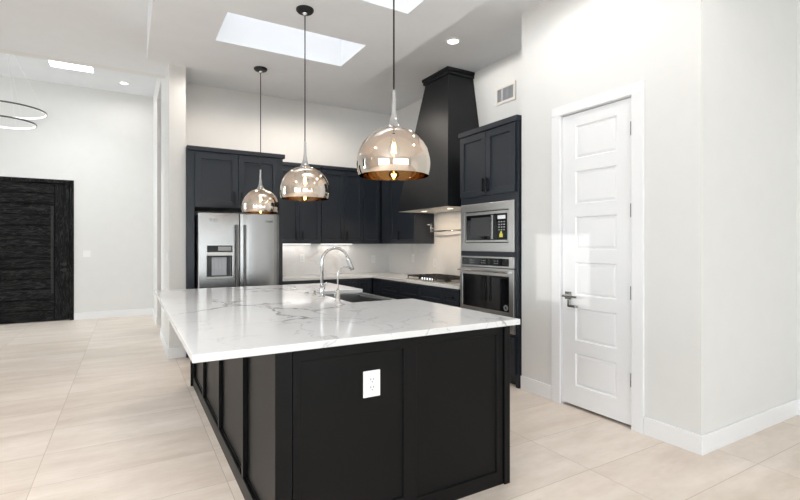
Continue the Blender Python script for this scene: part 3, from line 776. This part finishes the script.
# ------------------------------------------------------------------ cooktop
cx0, cx1, cy0, cy1 = 3.215, 3.715, 4.435, 5.345
ck = thing('gas_cooktop', 'five burner gas cooktop with black iron grates on the right counter', 'cooktop', ((cx0 + cx1) / 2, (cy0 + cy1) / 2, 0.90))
M().box(cx0, cx1, cy0, cy1, 0.9005, 0.912).build('tray', 'steelh', ck, bevel=0.004)
burn = [(3.36, 4.60), (3.60, 4.60), (3.48, 4.89), (3.36, 5.18), (3.60, 5.18)]
for (x, y) in burn:
    M().lathe((x, y, 0.912), [(0, 0.020), (0.028, 0.020), (0.032, 0.014), (0.040, 0.012), (0.046, 0.0), (0, 0.0)], 24).build('burner', 'iron', ck, smooth=False)
w3 = (cy1 - cy0 - 0.03) / 3
for i in range(3):
    y0 = cy0 + 0.015 + w3 * i + 0.004; y1 = y0 + w3 - 0.008; x0, x1 = cx0 + (0.075 if i == 1 else 0.015), cx1 - 0.015
    g = M(); b = 0.012; z0, z1 = 0.940, 0.956
    for y in (y0, y1 - b): g.box(x0, x1, y, y + b, z0, z1)
    for x in (x0, (x0 + x1) / 2 - b / 2, x1 - b): g.box(x, x + b, y0 + b, y1 - b, z0, z1)
    ym = (y0 + y1) / 2
    g.box(x0 + b, x1 - b, ym - b / 2, ym + b / 2, z0 + 0.001, z1 - 0.001)
    for x in (x0 + 0.12, x1 - 0.13): g.box(x, x + b * 0.8, y0 + b, y1 - b, z0 + 0.002, z1)
    for x in (x0, x1 - b):
        for y in (y0, y1 - b): g.box(x, x + b, y, y + b, 0.9125, z0)
    g.build('grate', 'iron', ck, bevel=0.0015)
for i in range(5):
    y = 4.89 + (i - 2) * 0.058
    M().lathe((cx0 + 0.042, y, 0.9122), [(0, 0.030), (0.014, 0.030), (0.017, 0.027), (0.019, 0.004), (0.023, 0.0), (0, 0.0)], 20).build('knob', 'chrome', ck, smooth=False)

# pot filler on the wall above the cooktop
pfl = thing('pot_filler', 'folding chrome pot filler arm on the wall above the cooktop', 'faucet', (3.768, 5.02, 1.545))
FP = FRs
M(FP).tube([(4.66, 0, 1.50), (4.66, 0.012, 1.50)], 0.034, 20).tube([(4.66, 0.012, 1.50), (4.66, 0.06, 1.50)], 0.013, 14).box(4.63, 4.69, 0.055, 0.072, 1.494, 1.506).build('wall_valve', 'black', pfl)
M(FP).tube([(4.66, 0.065, 1.49), (4.66, 0.065, 1.56)], 0.013, 14).tube([(4.66, 0.065, 1.545), (5.44, 0.085, 1.545)], 0.0085, 12).build('arm', 'chrome', pfl, smooth=True)
M(FP).tube([(5.44, 0.085, 1.535), (5.44, 0.085, 1.655)], 0.015, 14).tube([(5.44, 0.085, 1.640), (5.53, 0.14, 1.640)], 0.010, 12).tube([(5.44, 0.085, 1.59), (5.40, 0.06, 1.59)], 0.008, 10).build('spout', 'chrome', pfl, smooth=True)

# ------------------------------------------------------------------ range hood
hd = thing('range_hood', 'tall black tapered range hood reaching the ceiling', 'range hood', (3.45, 4.89, 1.78))
hx, hw = 3.15, 3.766
yb0, yb1, zb = 4.312, 5.468, 1.80
xt, yt0, yt1, zt = 3.395, 4.635, 5.145, 3.46
sh = M()
sh.frustum([(hx, yb0, zb), (hw, yb0, zb), (hw, yb1, zb), (hx, yb1, zb)], [(xt, yt0, zt), (3.787, yt0, zt), (3.787, yt1, zt), (xt, yt1, zt)])
for f in list(sh.bm.faces):
    if all(abs(v.co.z - zb) < 1e-4 for v in f.verts): sh.bm.faces.remove(f)
sh.build('shroud', 'hood', hd)
M().box(xt - 0.022, 3.787, yt0 - 0.022, yt1 + 0.022, 3.4605, 3.500).box(xt - 0.034, 3.787, yt0 - 0.034, yt1 + 0.034, 3.5003, 3.538).build('crown', 'hood', hd, bevel=0.003)
M().box(hx + 0.003, hw - 0.002, yb0 + 0.003, yb1 - 0.003, zb + 0.001, zb + 0.012).build('liner', 'ivory', hd)
for y in (4.60, 5.18):
    M().lathe((3.40, y, zb - 0.004), [(0, 0), (0.035, 0), (0.035, 0.005), (0, 0.005)], 20).build('hood_lamp', 'hoodlamp', hd)
    d = bpy.data.lights.new('hood_bulb', 'AREA'); d.shape = 'DISK'; d.size = 0.07; d.energy = 1.6; d.color = (1.0, 0.78, 0.55)
    o = bpy.data.objects.new('hood_bulb', d); COL.objects.link(o); o.location = (3.40, y, zb - 0.008)

# ------------------------------------------------------------------ oven tower
TF = FR(3.18); TY0, TY1 = 3.222, 4.102
tw = thing('oven_tower_cabinet', 'tall dark cabinet holding the microwave and wall oven', 'cabinet', (3.48, 3.66, 0))
body = M(TF)
body.box(TY0, TY0 + 0.038, -0.605, 0, 0.0, 2.53); body.box(TY1 - 0.020, TY1, -0.605, 0, 0.0, 2.53)
for (z0, z1) in ((0.10, 0.50), (1.238, 1.287), (1.788, 2.53)): body.box(TY0 + 0.038, TY1 - 0.02, -0.605, 0, z0, z1)
body.box(TY0 + 0.038, TY1 - 0.02, -0.605, -0.585, 0.50, 1.79)
body.box(TY0 + 0.038, TY1 - 0.02, -0.605, -0.06, 0.0, 0.10)
body.build('body', 'cab', tw)
for (a, b, hu) in ((3.248, 3.670, 3.640), (3.670, 4.098, 3.700)):
    dd = shaker('door', tw, TF, a, b, 1.862, 2.520, fr=0.068); pull(dd, TF, hu, 1.90, 2.04, 0.021)
dd = shaker('drawer', tw, TF, 3.256, 4.090, 0.11, 0.47); pull_h(dd, TF, 3.58, 3.76, 0.42, 0.021)
crown(tw, TF, TY0, TY1, 0.605, 2.531, 2.585, left=False, o1=0.024, o2=0.038)

# microwave
mw = thing('microwave', 'built-in stainless microwave with black glass above the oven', 'microwave', (3.3, 3.67, 1.29))
y0, y1 = 3.262, 4.080
M(TF).box(y0 + 0.05, y1 - 0.05, -0.45, -0.002, 1.296, 1.78).build('body', 'dark', mw)
tk = grid(M(lambda u, v, w: TF(u, v, w)), [y0, 3.338, 4.008, y1], [1.2885, 1.375, 1.705, 1.7865], 0.001, 0.022, [(3.338, 4.008, 1.375, 1.705)])
tk.build('trim_frame', 'steelh', mw, bevel=0.003)
M(TF).box(3.346, 4.000, 0.001, 0.014, 1.383, 1.697).build('front_surround', 'steelh', mw, bevel=0.003)
mdr = M(TF).box(3.512, 3.985, 0.0142, 0.020, 1.405, 1.668).build('door', 'bglass', mw, bevel=0.002)
M(TF).box(3.600, 3.905, 0.0201, 0.0206, 1.445, 1.640).build('window', 'dark', mdr)
M(TF).box(3.535, 3.560, 0.0201, 0.050, 1.415, 1.655).build('handle', 'steel', mdr, bevel=0.004)
mcp = M(TF).box(3.362, 3.508, 0.0142, 0.020, 1.405, 1.668).build('control_panel', 'bglass', mw, bevel=0.002)
M(TF).box(3.380, 3.490, 0.0201, 0.0206, 1.612, 1.648).build('clock', 'sky_display', mcp)
for r in range(4):
    for c in range(3):
        M(TF).box(3.388 + 0.036 * c, 3.408 + 0.036 * c, 0.0201, 0.0206, 1.500 + 0.026 * r, 1.511 + 0.026 * r).build('button', 'grey', mcp)
M(TF).tube([(3.442, 0.0201, 1.478), (3.442, 0.0206, 1.478)], 0.014, 16).box(3.418, 3.466, 0.0201, 0.0207, 1.432, 1.468).build('tag', 'yellow', mcp)

# wall oven
ov = thing('wall_oven', 'stainless wall oven with black glass door under the microwave', 'oven', (3.3, 3.67, 0.51))
M(TF).box(y0 + 0.03, y1 - 0.03, -0.55, -0.002, 0.506, 1.232).build('body', 'dark', ov)
M(TF).box(y0 - 0.002, y1 + 0.002, 0.001, 0.024, 1.128, 1.2365).build('control_panel', 'steelh', ov, bevel=0.003)
cp = ov.children[-1] if ov.children else None
cpo = [o for o in COL.objects if o.parent == ov and o.name.startswith('control_panel')][0]
M(TF).box(3.328, 4.050, 0.0241, 0.0255, 1.146, 1.222).build('control_glass', 'bglass', cpo)
for i in range(9):
    u = 3.48 + 0.024 * (i % 3) + 0.19 * (i // 3)
    for z in (1.168, 1.192): M(TF).box(u, u + 0.010, 0.0256, 0.0259, z, z + 0.006).build('button', 'grey', cpo)
odr = grid(M(lambda u, v, w: TF(u, v, w)), [y0 - 0.002, 3.322, 4.036, y1 + 0.002], [0.540, 0.705, 1.048, 1.120], 0.001, 0.030, [(3.322, 4.036, 0.705, 1.048)]).build('door', 'steelh', ov, bevel=0.003)
M(TF).box(3.3222, 4.0358, 0.012, 0.027, 0.7052, 1.0478).build('door_glass', 'bglass', odr)
hm = M(TF); hm.tube([(y0 + 0.02, 0.075, 1.090), (y1 - 0.02, 0.075, 1.090)], 0.013, 16)
for u in (y0 + 0.055, y1 - 0.055): hm.box(u - 0.022, u + 0.022, 0.030, 0.082, 1.078, 1.102)
hm.build('handle', 'chrome', odr, bevel=0.002)
em = M(TF)
em.tube([(3.366 + 0.026 * math.cos(a * PI / 12), 0.0285, 0.745 + 0.026 * math.sin(a * PI / 12)) for a in range(24)], 0.0022, 6, closed=True)
em.tube([(3.366 + 0.013 * math.cos(a * PI / 8), 0.0285, 0.745 + 0.018 * math.sin(a * PI / 8)) for a in range(16)], 0.0018, 6, closed=True)
em.build('emblem', 'grey', odr)
M(TF).box(y0 - 0.002, y1 + 0.002, 0.001, 0.020, 0.5035, 0.536).build('lower_trim', 'steelh', ov, bevel=0.002)

# ------------------------------------------------------------------ wall fittings
vg = thing('air_vent', 'cream air vent grille high on the wall above the oven tower', 'vent', (XR, 4.05, 3.115))
FV = FR(XR)
grid(M(FV), [3.880, 3.915, 4.180, 4.215], [3.005, 3.040, 3.185, 3.220], 0.0005, 0.014, [(3.915, 4.180, 3.040, 3.185)]).build('frame', 'ivory', vg, bevel=0.003)
M(FV).box(3.915, 4.180, 0.0002, 0.001, 3.040, 3.185).build('duct_opening', 'duct', vg)
for i in range(13):
    u = 3.926 + 0.0203 * i
    M(FV).box(u - 0.0035, u + 0.0035, 0.002, 0.011, 3.040, 3.185).build('slat', 'lgrey', vg)
    if i == 8: M(FV).box(u + 0.006, u + 0.014, 0.001, 0.012, 3.040, 3.185).build('mullion', 'ivory', vg)
outlet(FB(YE), -0.655, 1.19, 'white light switch on the entry wall right of the dark door', cat='switch', w=0.115, h=0.118, double=False, name='light_switch')
FPt = lambda u, v, z: (0.42 - v, u, z)
outlet(FPt, 6.45, 1.215, 'white light switch on the narrow wall end beside the refrigerator', cat='switch', w=0.075, h=0.118, double=False, name='light_switch')
outlet(FPt, 9.40, 1.03, 'white switch plate on the far entry side wall beyond the hall opening', cat='switch', w=0.13, h=0.19, double=False, name='light_switch')

def downlight(x, y, z, label, watts, color, cone=165, blend=0.6):
    t = thing('recessed_downlight', label, 'ceiling light', (x, y, z))
    M().lathe((x, y, z), [(0.058, -0.0005), (0.085, -0.0005), (0.082, -0.006), (0.060, -0.009), (0.058, -0.0005)], 32).build('trim_ring', 'plate', t, smooth=False)
    M().lathe((x, y, z), [(0, -0.004), (0.0575, -0.004), (0.0575, -0.0005), (0, -0.0005)], 32).build('lens', 'lamp', t)
    d = bpy.data.lights.new('downlight_beam', 'SPOT'); d.energy = watts; d.color = color; d.spot_size = math.radians(cone); d.spot_blend = blend; d.shadow_soft_size = 0.05
    o = bpy.data.objects.new('downlight_beam', d); COL.objects.link(o); o.location = (x, y, z - 0.02)
downlight(3.003, 4.014, ZC, 'round lit recessed downlight in front of the range hood', 15, (1.0, 0.95, 0.90), 179, 0.12)
for (x, y, w_) in ((1.0, 5.85, 'nearest the refrigerator'), (2.0, 5.85, 'in the middle'), (2.45, 5.9, 'nearest the range hood')):  # hidden downlights added to brighten the back wall and cabinets
    downlight(x, y, ZC, 'added unseen downlight behind the dropped ceiling, ' + w_, 25, (1.0, 0.90, 0.80))
for (y, w_) in ((2.5, 'by the pantry door'), (0.9, 'at the pantry corner')):  # out-of-view downlights added to fill the right side
    downlight(2.62, y, ZC, 'added unseen downlight beside the dropped ceiling ' + w_, 18, (1.0, 0.96, 0.92))
for (x, y, w_) in ((-1.1, 2.3, 'left of the island'), (-1.1, 0.3, 'left of where the camera stands'), (-3.0, 2.3, 'far left in the living area')):  # out-of-view downlights added to brighten the floor
    downlight(x, y, ZC, 'added unseen downlight in the flat living ceiling, ' + w_, 112, (1.0, 0.99, 0.98), 115)
downlight(-0.065, 9.576, ZE, 'round lit recessed downlight in the entry ceiling', 8, (1.0, 0.95, 0.88))

# ------------------------------------------------------------------ pendants
def pendant(x, y, label, zb=1.716):
    t = thing('pendant_lamp', label, 'pendant light', (x, y, zb), 'smoked glass pendants over the island')
    c = (x, y, zb)
    M().lathe((x, y, ZD), [(0, -0.0005), (0.068, -0.0005), (0.068, -0.012), (0.060, -0.022), (0.020, -0.024), (0, -0.024)], 32).build('canopy', 'black', t, smooth=False)
    M().lathe((x, y, ZD), [(0, -0.0245), (0.022, -0.0245), (0.018, -0.036), (0.009, -0.050), (0, -0.050)], 24).build('cord_grip', 'chrome', t, smooth=True)
    M().tube([(x, y, zb + 0.44), (x, y, ZD - 0.03)], 0.0045, 8).build('cord', 'black', t)
    prof = [(0.181, 0.0), (0.186, 0.012), (0.1905, 0.032), (0.193, 0.058), (0.1915, 0.085), (0.186, 0.112), (0.175, 0.142), (0.159, 0.170), (0.137, 0.196), (0.109, 0.219), (0.076, 0.236), (0.045, 0.246)]
    # shallow cupped rim then dome
    M().lathe(c, prof, 64).build('shade', 'smoke', t, smooth=True)
    nk = [(0.045, 0.246), (0.036, 0.255), (0.027, 0.270), (0.020, 0.290), (0.0150, 0.315), (0.0120, 0.345), (0.0100, 0.385), (0.0088, 0.440), (0.0080, 0.446), (0, 0.446)]
    M().lathe(c, nk, 32).build('neck', 'chrome', t, smooth=True)
    M().lathe(c, [(0, 0.240), (0.019, 0.240), (0.019, 0.205), (0.016, 0.195), (0, 0.195)], 20).build('socket', 'nickel', t)
    b = M().lathe(c, [(0.012, 0.195), (0.014, 0.180), (0.026, 0.155), (0.031, 0.135), (0.027, 0.112), (0.015, 0.098), (0, 0.095)], 24).build('bulb', 'bulbglass', t, smooth=True)
    f = M()
    for j in range(4):
        a = PI / 4 + j * PI / 2
        f.tube([(x + 0.005 * math.cos(a), y + 0.005 * math.sin(a), zb + 0.172), (x + 0.012 * math.cos(a), y + 0.012 * math.sin(a), zb + 0.118)], 0.0028, 6)
    f.build('filament', 'filament', b)
    return t
PXX = 1.19
pendant(PXX, 2.10, 'smoked mirror glass dome pendant nearest the camera, above the outlet end of the island')
pendant(PXX, 3.505, 'smoked mirror glass dome pendant in the middle of the three over the island')
pendant(PXX, 4.915, 'smoked mirror glass dome pendant hanging in front of the refrigerator', 1.692)

# ring chandelier in the entry
rc = (-1.52, 8.55)
ch = thing('ring_chandelier', 'thin white ring chandelier hanging in the entry', 'chandelier', (rc[0], rc[1], 3.1))
def ring(cx, cy, z, r):
    pts = [(cx + r * math.cos(2 * PI * i / 72), cy + r * math.sin(2 * PI * i / 72), z) for i in range(72)]
    def band(m, q0, q1, z0, z1):
        A = [[m.v(cx + q * math.cos(2 * PI * i / 72), cy + q * math.sin(2 * PI * i / 72), zz) for i in range(72)] for q, zz in ((q0, z0), (q1, z0), (q1, z1), (q0, z1))]
        for k in range(4):
            P, Q = A[k], A[(k + 1) % 4]
            for i in range(72): m.bm.faces.new((P[i], P[(i + 1) % 72], Q[(i + 1) % 72], Q[i]))
        return m
    o = band(M(), r - 0.004, r + 0.006, z, z + 0.022).build('ring', 'hinge', ch)
    band(M(), r - 0.010, r - 0.0043, z + 0.0005, z + 0.0215).build('led_strip', 'led', o)
ring(rc[0], rc[1], 3.27, 0.48); ring(rc[0] - 0.04, rc[1], 3.09, 0.40)
M().lathe((rc[0], rc[1], ZE), [(0, -0.0005), (0.10, -0.0005), (0.10, -0.03), (0, -0.03)], 32).build('canopy', 'plate', ch)
wr = M()
for i in range(3):
    a = 0.3 + i * 2 * PI / 3
    wr.tube([(rc[0] + 0.05 * math.cos(a), rc[1] + 0.05 * math.sin(a), ZE - 0.02), (rc[0] + 0.48 * math.cos(a), rc[1] + 0.48 * math.sin(a), 3.29)], 0.002, 6)
    wr.tube([(rc[0] + 0.03 * math.cos(a + 1), rc[1] + 0.03 * math.sin(a + 1), ZE - 0.02), (rc[0] - 0.04 + 0.40 * math.cos(a + 1), rc[1] + 0.40 * math.sin(a + 1), 3.11)], 0.002, 6)
wr.build('suspension_wires', 'plate', ch)
